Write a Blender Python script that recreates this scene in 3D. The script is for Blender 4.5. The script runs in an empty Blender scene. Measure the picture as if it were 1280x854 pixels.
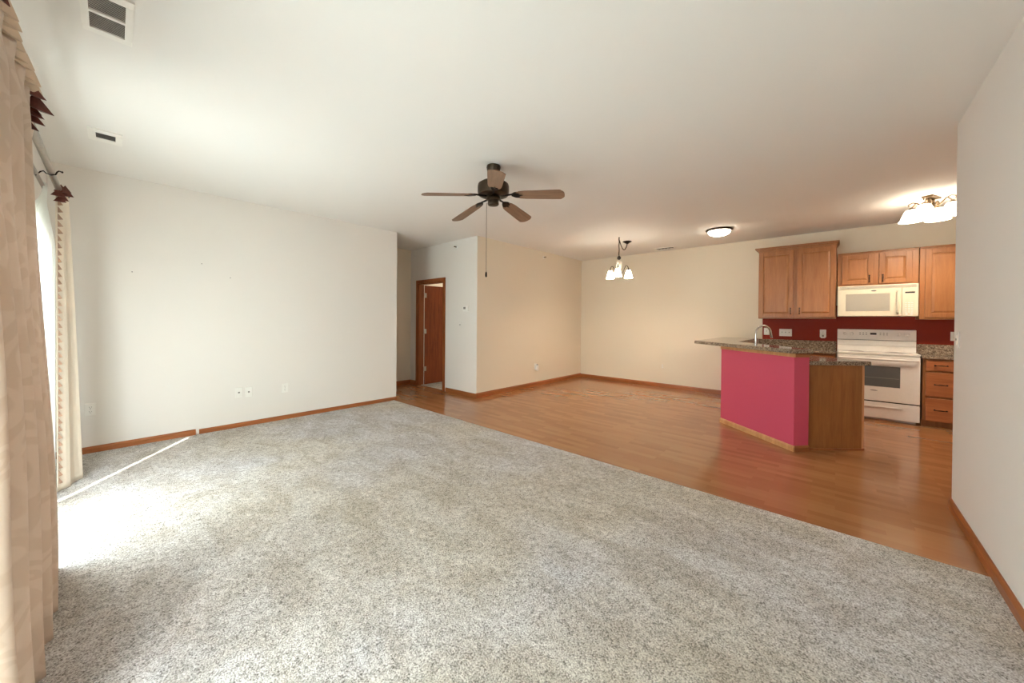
import bpy, bmesh, math, random
from mathutils import Vector, Matrix
R_ = math.radians
PI = math.pi
random.seed(7)
C = bpy.context.scene.collection
SC = bpy.context.scene
S = 1.31                                   # eye height in metres; plan measurements below are in eye heights

# ------------------------------------------------------------------ camera
f_px, yaw, pitch, roll, cy = 449.93, R_(42.116), R_(-0.373), R_(0.463), 403.39
F = Vector((math.cos(yaw)*math.cos(pitch), math.sin(yaw)*math.cos(pitch), math.sin(pitch)))
Rt = Vector((math.sin(yaw), -math.cos(yaw), 0)); Up = Rt.cross(F)
R2 = Rt*math.cos(roll) + Up*math.sin(roll); U2 = -Rt*math.sin(roll) + Up*math.cos(roll)
cd = bpy.data.cameras.new('camera'); cam = bpy.data.objects.new('camera', cd); C.objects.link(cam)
cam.matrix_world = Matrix(((R2.x, U2.x, -F.x, 0), (R2.y, U2.y, -F.y, 0), (R2.z, U2.z, -F.z, S), (0, 0, 0, 1)))
cd.sensor_fit = 'HORIZONTAL'; cd.sensor_width = 36; cd.lens = f_px/1280*36
cd.shift_y = -(427-cy)/1280
cd.clip_start = 0.02; cd.clip_end = 200
SC.camera = cam

# ------------------------------------------------------------------ light
EXPOSURE = 1.5
SKY = 9.6
SUN = 5.6
LAMP = 1.0
SC.view_settings.view_transform = 'Standard'
SC.view_settings.look = 'None'
SC.view_settings.gamma = 1
SC.view_settings.use_curve_mapping = False
SC.view_settings.exposure = EXPOSURE
w = bpy.data.worlds.new('sky'); SC.world = w; w.use_nodes = True
bg = w.node_tree.nodes['Background']; bg.inputs[0].default_value = (0.87, 0.94, 1.0, 1); bg.inputs[1].default_value = SKY
sd = bpy.data.lights.new('sun', 'SUN'); sd.energy = SUN; sd.angle = R_(0.6); sd.color = (1, 0.97, 0.93)
sun = bpy.data.objects.new('sun', sd); C.objects.link(sun)
el = R_(44.6); hz = Vector((0.570, 0.822, 0)).normalized()
dv = hz*math.cos(el) + Vector((0, 0, -math.sin(el)))
sun.rotation_euler = dv.to_track_quat('-Z', 'Y').to_euler()
sun.location = (-6, -6, 8)
XW = -0.31                                  # window wall plane
WY0, WY1, WZ1 = 0.62, 2.975, 0.44           # glass door opening
pd = bpy.data.lights.new('daylight_portal', 'AREA'); pd.shape = 'RECTANGLE'
pd.size = (WZ1+1)*S; pd.size_y = (WY1-WY0)*S; pd.cycles.is_portal = True
po = bpy.data.objects.new('daylight_portal', pd); C.objects.link(po)
po.location = ((XW-0.07)*S, (WY0+WY1)/2*S, (WZ1+1)/2*S); po.rotation_euler = (0, -PI/2, 0)
try:
    SC.cycles.max_bounces = 14; SC.cycles.diffuse_bounces = 10; SC.cycles.transparent_max_bounces = 16
    SC.cycles.use_denoising = True; SC.cycles.use_guiding = True; SC.cycles.sample_clamp_indirect = 12
except Exception:
    pass

bd_ = bpy.data.lights.new('bedroom_fill', 'AREA'); bd_.shape = 'RECTANGLE'; bd_.size = 1.5; bd_.size_y = 1.3; bd_.energy = 14; bd_.color = (1, .93, .82)  # added lamp that brightens the bedroom; no window is built there
bo = bpy.data.objects.new('bedroom_fill', bd_); C.objects.link(bo); bo.location = (5.5*S, 5.2*S, 1.6); bo.rotation_euler = (0, R_(90), 0)
# ------------------------------------------------------------------ helpers
def srgb(r, g, b):
    def q(c):
        c /= 255
        return c/12.92 if c <= .04045 else ((c+.055)/1.055)**2.4
    return (q(r), q(g), q(b), 1)

class MatB:
    """small node-graph builder"""
    def __init__(s, name, col=(.8, .8, .8, 1), rough=.5, metal=0, spec=.5):
        s.m = bpy.data.materials.new(name); s.m.use_nodes = True
        s.t = s.m.node_tree; s.b = s.t.nodes['Principled BSDF']
        s.b.inputs['Base Color'].default_value = col; s.b.inputs['Roughness'].default_value = rough
        s.b.inputs['Metallic'].default_value = metal; s.b.inputs['Specular IOR Level'].default_value = spec
        s.tc = s.t.nodes.new('ShaderNodeTexCoord')
    def n(s, kind, **kw):
        x = s.t.nodes.new(kind)
        for k, v in kw.items():
            if k in x.inputs: x.inputs[k].default_value = v
            else: setattr(x, k, v)
        return x
    def l(s, a, b): s.t.links.new(a, b)
    def map(s, scale=(1, 1, 1), rot=(0, 0, 0), loc=(0, 0, 0)):
        mp = s.n('ShaderNodeMapping'); mp.inputs['Scale'].default_value = scale
        mp.inputs['Rotation'].default_value = rot; mp.inputs['Location'].default_value = loc
        s.l(s.tc.outputs['Object'], mp.inputs['Vector']); return mp.outputs['Vector']
    def noise(s, vec, scale, detail=3, rough=.5, dist=0):
        x = s.n('ShaderNodeTexNoise', Scale=scale, Detail=detail, Roughness=rough, Distortion=dist)
        s.l(vec, x.inputs['Vector']); return x.outputs['Fac']
    def ramp(s, fac, stops):
        x = s.n('ShaderNodeValToRGB'); e = x.color_ramp.elements
        while len(e) < len(stops): e.new(.5)
        for k, (p, c) in enumerate(stops): e[k].position = p; e[k].color = c
        s.l(fac, x.inputs['Fac']); return x.outputs['Color']
    def mix(s, fac, a, b, mode='MIX'):
        x = s.n('ShaderNodeMix', data_type='RGBA', blend_type=mode)
        for v, sock in ((fac, x.inputs[0]), (a, x.inputs[6]), (b, x.inputs[7])):
            if hasattr(v, 'is_linked') or hasattr(v, 'links'): s.l(v, sock)
            else: sock.default_value = v
        return x.outputs[2]
    def math(s, op, a, b=0.0):
        x = s.n('ShaderNodeMath', operation=op)
        for v, sock in ((a, x.inputs[0]), (b, x.inputs[1])):
            if hasattr(v, 'links'): s.l(v, sock)
            else: sock.default_value = v
        return x.outputs[0]
    def color(s, sock): s.l(sock, s.b.inputs['Base Color'])
    def bump(s, h, strength=.2, dist=.002):
        x = s.n('ShaderNodeBump', Strength=strength, Distance=dist); s.l(h, x.inputs['Height']); s.l(x.outputs['Normal'], s.b.inputs['Normal'])

def paint(name, col, rough=.75, bump=.06):
    k = MatB(name, col, rough, 0, .25)
    v = k.map(); k.bump(k.noise(v, 220, 2), bump, .001)
    return k.m
def plain(name, col, rough=.4, metal=0, var=.06, scale=30, spec=.5):
    k = MatB(name, col, rough, metal, spec)
    v = k.map(); d = tuple(c*(1-var) for c in col[:3])+(1,); l_ = tuple(min(1, c*(1+var)) for c in col[:3])+(1,)
    k.color(k.ramp(k.noise(v, scale, 3), [(.35, d), (.65, l_)]))
    return k.m
def wood(name, c0, c1, axis='z', rough=.35, scale=1.0, spec=.5, contrast=(.3, .7)):
    k = MatB(name, c1, rough, 0, spec)
    sc = {'x': (1.2, 14, 14), 'y': (14, 1.2, 14), 'z': (14, 14, 1.2)}[axis]
    v = k.map(tuple(q*scale for q in sc))
    a = k.noise(v, 1.6, 5, .6, .6); b = k.noise(v, 9, 3, .6)
    f_ = k.math('ADD', k.math('MULTIPLY', a, .75), k.math('MULTIPLY', b, .25))
    k.color(k.ramp(f_, [(contrast[0], c0), (contrast[1], c1)])); k.bump(b, .04, .001)
    return k.m

class MB:
    def __init__(s): s.bm = bmesh.new()
    def box(s, x0, x1, y0, y1, z0, z1, bev=0, seg=2):
        vs = [s.bm.verts.new((x, y, z)) for z in (z0, z1) for (x, y) in ((x0, y0), (x1, y0), (x1, y1), (x0, y1))]
        fs = [s.bm.faces.new([vs[i] for i in q]) for q in ((3, 2, 1, 0), (4, 5, 6, 7), (0, 1, 5, 4), (1, 2, 6, 5), (2, 3, 7, 6), (3, 0, 4, 7))]
        if bev:
            es = list({e for f in fs for e in f.edges})
            bmesh.ops.bevel(s.bm, geom=es, offset=bev, segments=seg, affect='EDGES', profile=.6)
        return s
    def prism(s, poly, z0, z1, bev=0):
        a = sum(poly[i][0]*poly[(i+1) % len(poly)][1]-poly[(i+1) % len(poly)][0]*poly[i][1] for i in range(len(poly)))
        if a < 0: poly = poly[::-1]
        lo = [s.bm.verts.new((x, y, z0)) for x, y in poly]; hi = [s.bm.verts.new((x, y, z1)) for x, y in poly]
        n = len(poly); fs = [s.bm.faces.new(lo[::-1]), s.bm.faces.new(hi)]
        for i in range(n): fs.append(s.bm.faces.new((lo[i], lo[(i+1) % n], hi[(i+1) % n], hi[i])))
        if bev:
            es = list({e for f in fs for e in f.edges})
            bmesh.ops.bevel(s.bm, geom=es, offset=bev, segments=2, affect='EDGES')
        return s
    def lathe(s, prof, n=32, o=(0, 0, 0), ax='z', closed_ends=True):
        o = Vector(o); rings = []
        for r, h in prof:
            ring = []
            for i in range(n):
                t = 2*PI*i/n; c_, s_ = r*math.cos(t), r*math.sin(t)
                p = {'z': (c_, s_, h), 'y': (c_, h, -s_), 'x': (h, c_, s_)}[ax]
                ring.append(s.bm.verts.new(o+Vector(p)))
            rings.append(ring)
        for a, b in zip(rings, rings[1:]):
            for i in range(n):
                j = (i+1) % n; s.bm.faces.new((a[i], a[j], b[j], b[i]))
        if closed_ends:
            s.bm.faces.new(rings[0][::-1]); s.bm.faces.new(rings[-1])
        return s
    def tube(s, pts, r, n=8, caps=True):
        pts = [Vector(p) for p in pts]; rr = r if isinstance(r, (list, tuple)) else [r]*len(pts)
        rings = []; prev = None
        for i, p in enumerate(pts):
            t = (pts[min(i+1, len(pts)-1)]-pts[max(i-1, 0)]).normalized()
            if prev is None:
                a = Vector((0, 0, 1)) if abs(t.z) < .9 else Vector((1, 0, 0)); u = t.cross(a).normalized()
            else:
                u = (prev-t*prev.dot(t)).normalized()
            prev = u; v = t.cross(u)
            rings.append([s.bm.verts.new(p+(u*math.cos(2*PI*k/n)+v*math.sin(2*PI*k/n))*rr[i]) for k in range(n)])
        for a, b in zip(rings, rings[1:]):
            for k in range(n):
                j = (k+1) % n; s.bm.faces.new((a[k], a[j], b[j], b[k]))
        if caps:
            s.bm.faces.new(rings[0][::-1]); s.bm.faces.new(rings[-1])
        return s
    def grid(s, fn, nu, nv):
        vs = [[s.bm.verts.new(fn(i/nu, j/nv)) for i in range(nu+1)] for j in range(nv+1)]
        for j in range(nv):
            for i in range(nu): s.bm.faces.new((vs[j][i], vs[j][i+1], vs[j+1][i+1], vs[j+1][i]))
        return s
    def poly(s, pts): s.bm.faces.new([s.bm.verts.new(p) for p in pts]); return s
    def out(s, name, mat, parent=None, smooth=False, label=None, solid=0, recalc=True):
        if recalc: bmesh.ops.recalc_face_normals(s.bm, faces=s.bm.faces[:])
        me = bpy.data.meshes.new(name); s.bm.to_mesh(me); s.bm.free()
        o = bpy.data.objects.new(name, me); C.objects.link(o); me.materials.append(mat)
        if smooth:
            for p in me.polygons: p.use_smooth = True
            if smooth != 'all':
                md = o.modifiers.new('edges', 'EDGE_SPLIT'); md.split_angle = R_(40)
        if solid:
            md = o.modifiers.new('thickness', 'SOLIDIFY'); md.thickness = solid; md.offset = 0
        if parent: o.parent = parent
        if label: o['label'] = label
        return o

def arc(c, r, a0, a1, n, fn): return [fn(c[0]+r*math.cos(a0+(a1-a0)*i/n), c[1]+r*math.sin(a0+(a1-a0)*i/n)) for i in range(n+1)]
def thing(name, label, cat, loc=(0, 0, 0), rz=0, group=None):
    o = bpy.data.objects.new(name, None); C.objects.link(o); o.location = loc; o.rotation_euler = (0, 0, rz)
    o.empty_display_size = .05; o['label'] = label; o['category'] = cat
    if group: o['group'] = group
    return o
def tag(o, label, cat, group=None):
    o['label'] = label; o['category'] = cat
    if group: o['group'] = group
    return o
def struct(o, label=None):
    o['kind'] = 'structure'
    if label: o['label'] = label
    return o
def u(x, y): return (x*S, y*S)
def z(v): return (v+1)*S
W = -PI/2                                    # facing -X (kitchen, door wall)

# ------------------------------------------------------------------ materials
m_wall = paint('cream_wall_paint', srgb(228, 224, 218))
m_wallk = paint('warm_lit_wall_paint', srgb(226, 216, 198))  # same cream paint, with the warm lamplight put into the colour
m_wallr = paint('pale_wall_paint', srgb(222, 217, 213))
m_ceil = paint('ceiling_paint', srgb(232, 230, 226), .9, .15)
m_red = paint('dark_red_paint', srgb(142, 44, 24), .55)
m_pink = paint('raspberry_paint', srgb(206, 86, 112), .26)
m_trim = wood('oak_trim', srgb(128, 70, 34), srgb(176, 108, 60), 'x', .35)
m_trimv = wood('oak_casing', srgb(122, 62, 26), srgb(164, 92, 46), 'z', .3)
m_trimy = wood('oak_trim_along', srgb(128, 70, 34), srgb(176, 108, 60), 'y', .35)
m_trimlt = wood('pale_lit_oak_trim', srgb(186, 128, 78), srgb(216, 166, 116), 'z', .35)  # pale edge strip; on peninsula front boards, light put into the oak colour
m_door = wood('oak_door', srgb(112, 46, 14), srgb(158, 78, 34), 'z', .35)
m_cab = wood('maple_cabinet', srgb(142, 90, 50), srgb(172, 116, 70), 'z', .36)
m_cabd = wood('dark_maple_drawer', srgb(146, 84, 46), srgb(182, 112, 66), 'x', .34)
m_cabe = wood('brown_end_panel', srgb(124, 76, 40), srgb(166, 112, 64), 'z', .35, 1.0, .4, (.2, .75))
m_dark = plain('recess_shade', srgb(40, 24, 16), .7)  # dark colour stands for shade in vent ducts and the range gap
m_bronze = plain('oil_rubbed_bronze', srgb(70, 58, 46), .38, .8)
m_bronzed = plain('dark_bronze', srgb(38, 32, 30), .4, .7)
m_brass = plain('satin_antique_metal', srgb(120, 100, 76), .35, .85)
m_nickel = plain('brushed_nickel', srgb(190, 182, 170), .28, .95)
m_chrome = plain('chrome', srgb(205, 205, 205), .12, 1)
m_white = plain('white_enamel', srgb(232, 228, 224), .25, 0, .01)
m_cream = plain('bisque_enamel', srgb(226, 216, 194), .3, 0, .01)
m_plast = plain('white_plastic', srgb(236, 234, 228), .4, 0, .01)
m_gray = plain('grey_marking', srgb(128, 124, 120), .5)
m_black = plain('black_plastic', srgb(20, 20, 22), .3)
m_oveng = plain('dark_oven_glass', srgb(92, 92, 92), .12, 0, .05, 8)
m_mwg = plain('grey_mesh_window', srgb(176, 170, 158), .25, 0, .04, 200)
m_porc = plain('white_porcelain', srgb(236, 226, 210), .2, 0, .02)
m_rodm = plain('pewter_rod', srgb(150, 140, 128), .28, .9)
m_brownf = plain('brown_satin', srgb(96, 48, 38), .45, 0, .2, 60)
m_conc = paint('pale_patio_concrete', srgb(214, 211, 204), .9, .2)
m_blade = wood('walnut_blade', srgb(108, 82, 64), srgb(156, 124, 100), 'x', .45)

def mk_granite():
    k = MatB('brown_granite_laminate', rough=.07); v = k.map()
    vo = k.n('ShaderNodeTexVoronoi', Scale=75); k.l(v, vo.inputs['Vector'])
    a = k.noise(v, 38, 5, .7, .5); b = k.noise(v, 110, 3, .6)
    base = k.ramp(a, [(.3, srgb(58, 44, 36)), (.45, srgb(112, 88, 68)), (.55, srgb(158, 136, 112)), (.68, srgb(206, 192, 170))])
    sp = k.ramp(b, [(.4, srgb(40, 30, 26)), (.6, srgb(200, 186, 168))])
    k.color(k.mix(.4, base, sp)); return k.m
m_gran = mk_granite()

def mk_floor():
    # three-strip laminate running along Y
    k = MatB('glossy_strip_laminate', rough=.15, spec=.55)
    v = k.map(rot=(0, 0, PI/2))
    br = k.n('ShaderNodeTexBrick', offset=.37, offset_frequency=2, squash=1.0)
    br.inputs['Scale'].default_value = 1; br.inputs['Brick Width'].default_value = .38; br.inputs['Row Height'].default_value = .064
    br.inputs['Mortar Size'].default_value = 0.0; br.inputs['Bias'].default_value = 0
    br.inputs['Color1'].default_value = (0, 0, 0, 1); br.inputs['Color2'].default_value = (1, 1, 1, 1); br.inputs['Mortar'].default_value = (.1, .1, .1, 1)
    k.l(v, br.inputs['Vector'])
    g = k.noise(k.map((22, 1.6, 22)), 2.2, 5, .6, .8)
    k.b.inputs['Coat Weight'].default_value = .12; k.b.inputs['Coat Roughness'].default_value = .1
    tone = k.ramp(br.outputs['Color'], [(0, srgb(155, 105, 67)), (.5, srgb(163, 113, 74)), (1, srgb(171, 121, 81))])
    grain = k.ramp(g, [(.3, srgb(251, 250, 249)), (.7, (1, 1, 1, 1))])
    k.color(k.mix(1.0, tone, grain, 'MULTIPLY'))
    k.b.inputs['Roughness'].default_value = .165
    return k.m
m_floor = mk_floor()

def mk_carpet():
    k = MatB('grey_cut_pile_carpet', rough=.95, spec=.05)
    v = k.map()
    fine = k.noise(v, 140, 2, .8); mid = k.noise(k.map((1, 1, 1), (0, 0, .6)), 34, 3, .6, .6); big = k.noise(k.map((1, .55, 1), (0, 0, .5)), 4.5, 5, .65, .8)
    wide = k.noise(v, .7, 2, .5, .5)
    vo = k.n('ShaderNodeTexVoronoi', Scale=150); k.l(v, vo.inputs['Vector'])
    h = k.math('ADD', k.math('MULTIPLY', fine, .68), k.math('MULTIPLY', mid, .32))
    h = k.math('SUBTRACT', k.math('ADD', h, .07), k.math('MULTIPLY', vo.outputs['Distance'], .16))
    c = k.ramp(h, [(.33, srgb(122, 118, 114)), (.43, srgb(180, 177, 174)), (.52, srgb(218, 216, 214)), (.63, srgb(245, 244, 243))])  # pile shading put into the colour: gaps darker, tips lighter
    t = k.ramp(big, [(.38, srgb(232, 228, 222)), (.6, (1, 1, 1, 1))])
    t2 = k.ramp(wide, [(.4, srgb(250, 246, 238)), (.6, srgb(250, 250, 254))])
    k.color(k.mix(1.0, k.mix(1.0, c, t, 'MULTIPLY'), t2, 'MULTIPLY'))
    k.bump(h, 1.0, .010)
    return k.m
m_carpet = mk_carpet()

def mk_drape():
    k = MatB('beige_damask', rough=.55, spec=.3)
    v = k.map((1, 2.2, 2.2)); n1 = k.noise(v, 1.8, 1, .4, 1.6)
    band = k.math('SINE', k.math('MULTIPLY', n1, 30.0))
    k.color(k.ramp(k.math('ADD', k.math('MULTIPLY', band, .5), .5), [(.35, srgb(210, 191, 173)), (.65, srgb(201, 180, 160))]))
    k.bump(k.noise(k.map(), 400, 2), .1, .001)
    t = k.t; tl = t.nodes.new('ShaderNodeBsdfTranslucent'); tl.inputs[0].default_value = srgb(214, 200, 190)
    mx = t.nodes.new('ShaderNodeMixShader'); mx.inputs[0].default_value = .14
    out = [q for q in t.nodes if q.type == 'OUTPUT_MATERIAL'][0]
    k.l(k.b.outputs[0], mx.inputs[1]); k.l(tl.outputs[0], mx.inputs[2]); k.l(mx.outputs[0], out.inputs[0])
    return k.m
m_drape = mk_drape()
m_ruf = plain('tan_satin_ruffle', srgb(206, 184, 160), .5, 0, .06, 20)

def mk_sheer():
    m = bpy.data.materials.new('white_sheer_voile'); m.use_nodes = True; t = m.node_tree
    for n_ in list(t.nodes):
        if n_.type != 'OUTPUT_MATERIAL': t.nodes.remove(n_)
    out = [n_ for n_ in t.nodes if n_.type == 'OUTPUT_MATERIAL'][0]
    tr = t.nodes.new('ShaderNodeBsdfTransparent'); tr.inputs[0].default_value = (1, 1, 1, 1)
    tl = t.nodes.new('ShaderNodeBsdfTranslucent'); tl.inputs[0].default_value = (.93, .95, .93, 1)
    df = t.nodes.new('ShaderNodeBsdfDiffuse'); df.inputs[0].default_value = (.9, .92, .9, 1)
    m1 = t.nodes.new('ShaderNodeMixShader'); m1.inputs[0].default_value = .3
    m2 = t.nodes.new('ShaderNodeMixShader')
    tc = t.nodes.new('ShaderNodeTexCoord'); nz = t.nodes.new('ShaderNodeTexNoise'); nz.inputs['Scale'].default_value = 25
    mr = t.nodes.new('ShaderNodeMapRange'); mr.inputs[3].default_value = .92; mr.inputs[4].default_value = .97
    L = t.links.new
    L(tc.outputs['Object'], nz.inputs['Vector']); L(nz.outputs['Fac'], mr.inputs[0]); L(mr.outputs[0], m2.inputs[0])
    L(tl.outputs[0], m1.inputs[1]); L(df.outputs[0], m1.inputs[2]); L(tr.outputs[0], m2.inputs[1]); L(m1.outputs[0], m2.inputs[2]); L(m2.outputs[0], out.inputs[0])
    return m
m_sheer = mk_sheer()
def mk_glow(name, col, strength):
    k = MatB(name, (.9, .88, .82, 1), .4)
    k.b.inputs['Emission Color'].default_value = col; k.b.inputs['Emission Strength'].default_value = strength
    v = k.map(); nz = k.noise(v, 14, 3)
    k.l(k.math('MULTIPLY', k.math('ADD', k.math('MULTIPLY', nz, .5), .75), strength), k.b.inputs['Emission Strength'])
    return k.m
def mk_glass():
    m = bpy.data.materials.new('clear_pane'); m.use_nodes = True; t = m.node_tree
    for n_ in list(t.nodes):
        if n_.type != 'OUTPUT_MATERIAL': t.nodes.remove(n_)
    out = [n_ for n_ in t.nodes if n_.type == 'OUTPUT_MATERIAL'][0]
    tr = t.nodes.new('ShaderNodeBsdfTransparent'); tr.inputs[0].default_value = (.95, .97, .96, 1)
    gl = t.nodes.new('ShaderNodeBsdfGlossy'); gl.inputs['Roughness'].default_value = .02
    mx = t.nodes.new('ShaderNodeMixShader'); mx.inputs[0].default_value = .05
    t.links.new(tr.outputs[0], mx.inputs[1]); t.links.new(gl.outputs[0], mx.inputs[2]); t.links.new(mx.outputs[0], out.inputs[0])
    return m
m_glass = mk_glass()
m_glowch = mk_glow('lit_frosted_shade', (1, .89, .72, 1), 10*LAMP)
m_glowfl = mk_glow('lit_frosted_dome', (1, .89, .72, 1), 8*LAMP)
m_glowk = mk_glow('lit_frosted_bell', (1, .87, .68, 1), 3.6*LAMP)

# ------------------------------------------------------------------ room shell (plan in eye heights)
H = 1.0732
YA, XAE, YB, XD, XK, YR, XRE, XC = 4.049, 2.348, 3.4085, 3.102, 5.615, -.469, 3.046, 2.3135
YH = 4.93                                    # end wall of the little hall
T = .09
KR = -1.75                                   # kitchen's unseen side wall
ZT = z(H)
def slab(name, x0, x1, y0, y1, z0, z1, m): return struct(MB().box(x0*S, x1*S, y0*S, y1*S, z0, z1).out(name, m))
struct(MB().prism([u(XC, YR-.3), u(XC, YA+T), u(1.0, YA+T), u(1.0, YH+T), u(XD+T/2, YH+T), u(XD+T/2, YB+T/2), u(XK+T, YB+T/2), u(XK+T, KR-T), u(XC, KR-T)], -.12, 0).out('floor', m_floor), 'glossy brown strip laminate floor')
struct(MB().prism([u(XW-T, YR-T), u(XC, YR-T), u(XC, YA+T), u(XW-T, YA+T)], -.12, .006).out('floor_carpet', m_carpet), 'grey cut pile carpet')
struct(MB().box((XD+T/2)*S, (XK+T)*S, (YB+T/2)*S, (YH+1.2)*S, -.12, .004).out('floor_bedroom', m_carpet))
slab('ceiling', XW-T, XK+T, KR-T, YH+1.2, ZT, ZT+.12, m_ceil)
slab('wall_back', XW-T, XAE, YA, YA+T, 0, ZT, m_wall)                       # the long white wall
slab('wall_hall', .9, XD, YH, YH+T, 0, ZT, m_wallk)
slab('wall_hall_end', .9, 1.0, YA+T, YH, 0, ZT, m_wallk)
DY0, DY1, DZ = 4.105, 4.725, .545            # door opening
slab('wall_door', XD, XD+T, YB+.002, DY0, 0, ZT, m_wall)
slab('wall_door_far', XD, XD+T, DY1, YH+1.2, 0, ZT, m_wall)
slab('wall_door_top', XD, XD+T, DY0, DY1, z(DZ), ZT, m_wall)
slab('wall_dining', XD+.002, XK, YB, YB+T, 0, ZT, m_wallk)
slab('wall_kitchen', XK, XK+T, KR, YH+1.2, 0, ZT, m_wallk)
slab('wall_bedroom', XD, XK+T, YH+1.1, YH+1.2, 0, ZT, m_wallk)
slab('wall_right', XW-T, XRE, YR-T, YR, 0, ZT, m_wallr)
slab('wall_kitchen_side', XRE-.2, XK+T, KR-T, KR, 0, ZT, m_wallr)
slab('wall_kitchen_return', XRE-.2, XRE-.2+T, KR, YR-T, 0, ZT, m_wallr)
slab('wall_window', XW-T, XW, WY1, YA, 0, ZT, m_wall)
slab('wall_window_near', XW-T, XW, YR, WY0, 0, ZT, m_wall)
slab('wall_window_top', XW-T, XW, WY0, WY1, z(WZ1), ZT, m_wall)
struct(MB().box(-30, (XW-T)*S, -25, 30, -.35, -.12).out('ground', m_conc), 'pale patio outside the glass door')
# red painted splashback area
struct(MB().box(XK*S-.004, XK*S, KR*S, .716*S, z(-.33), z(.2)).out('wall_splashback', m_red), 'dark red painted wall above the counters')

# baseboards
BH = .066
def board(name, p, q, n, m, h=BH, t=.014, z0=0):
    """skirting from p to q (eye heights); n points into the room"""
    a, b, n = Vector(u(*p)), Vector(u(*q)), Vector(n).normalized()
    d = (b-a); L = d.length; ang = math.atan2(d.y, d.x)
    side = 1 if (Vector((-d.y, d.x))).dot(n) > 0 else -1
    o = MB(); pr = [(0, 0), (t, 0), (t, h*.72), (t*.55, h*.9), (t*.3, h), (0, h)]
    va = [o.bm.verts.new((0, side*x, y)) for x, y in pr]; vb = [o.bm.verts.new((L, side*x, y)) for x, y in pr]
    k = len(pr)
    for i in range(k): o.bm.faces.new((va[i], va[(i+1) % k], vb[(i+1) % k], vb[i]))
    o.bm.faces.new(va[::-1]); o.bm.faces.new(vb)
    ob = o.out(name, m); ob.location = (a.x, a.y, z0); ob.rotation_euler = (0, 0, ang); return struct(ob)
board('baseboard_back', (.49, YA), (XAE, YA), (0, -1), m_trim, .058)
board('baseboard_back_corner', (XW, YA), (.468, YA), (0, -1), m_trim, .066, .02)
board('baseboard_back_end', (XAE, YA), (XAE, YA+T), (1, 0), m_trim, .06)
board('baseboard_hall', (1.0, YH), (XD, YH), (0, -1), m_trim, .085)
board('baseboard_door_far', (XD, 4.79), (XD, YH), (-1, 0), m_trim, .085)
board('baseboard_door', (XD, YB), (XD, 4.04), (-1, 0), m_trim, .075)
board('baseboard_dining', (XD-.01, YB), (XK, YB), (0, -1), m_trim, .085)
board('baseboard_kitchen', (XK, .86), (XK, YB), (-1, 0), m_trim, .075)
board('baseboard_right', (XW, YR), (XRE, YR), (0, 1), m_trim, .072, .016)
board('baseboard_right_end', (XRE, YR), (XRE, YR-T), (1, 0), m_trim, .072, .016)

# ------------------------------------------------------------------ open oak door in its casing
CW = .062
e = struct(MB().box(XD*S-.018, XD*S, (DY1)*S, (DY1)*S+CW, 0, z(DZ)+CW, .004).box(XD*S-.018, XD*S, DY0*S-CW, DY0*S, 0, z(DZ)+CW, .004)
    .box(XD*S-.018, XD*S, DY0*S, DY1*S, z(DZ), z(DZ)+CW, .004)
    .box(XD*S-.002, (XD+T)*S, DY1*S-.02, DY1*S, 0, z(DZ)).box(XD*S-.002, (XD+T)*S, DY0*S, DY0*S+.02, 0, z(DZ))
    .box(XD*S-.002, (XD+T)*S, DY0*S+.02, DY1*S-.02, z(DZ)-.02, z(DZ)).out('trim_1', m_trimv), 'oak door casing')
door = struct(bpy.data.objects.new('door_1', None), 'oak door standing open into the bedroom'); C.objects.link(door)
door.location = ((XD+T)*S+.006, DY1*S-.024, 0)
dw, dh = .74, z(DZ)-.03
MB().box(0, dw, -.035, 0, .012, dh, .002).out('door_leaf', m_door, door)
for zz in (.28, 1.03, 1.75):
    MB().box(-.03, .028, -.039, -.0352, zz, zz+.09, .001).lathe([(.006, zz-.004), (.006, zz+.094)], 10, (-.008, -.043, 0)).out('hinge', m_nickel, door)
MB().lathe([(.026, 0), (.026, -.006), (.011, -.01), (.011, -.03), (.024, -.04), (.027, -.055), (.018, -.066)], 16, (dw-.06, -.035, .95), 'y').out('door_knob', m_nickel, door, True)

# ------------------------------------------------------------------ patio door
wn = struct(bpy.data.objects.new('window_1', None), 'sliding glass patio door'); C.objects.link(wn); wn.location = ((XW-T/2)*S, WY0*S, 0)
wl = (WY1-WY0)*S; wh = z(WZ1)
fb = MB().box(-.05, .05, 0, .035, 0, wh).box(-.05, .05, wl-.02, wl, 0, wh).box(-.05, .05, .035, wl-.02, wh-.035, wh).box(-.05, .05, .035, wl-.02, -.001, .03)
fb.out('window_frame', m_plast, wn)
pw = (wl-.055)/3
for i in range(3):
    y0 = .035+i*pw; x0 = (-.022, .004, -.022)[i]
    en = .012 if i == 2 else .05
    st = MB().box(x0, x0+.018, y0, y0+.05, .03, wh-.035).box(x0, x0+.018, y0+pw-en, y0+pw, .03, wh-.035).box(x0, x0+.018, y0+.05, y0+pw-en, .03, .1).box(x0, x0+.018, y0+.05, y0+pw-en, wh-.085, wh-.035).out('door_sash', m_plast, wn)
    MB().box(x0+.007, x0+.011, y0+.05, y0+pw-en, .1, wh-.085).out('glass_pane', m_glass, st)

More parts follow.
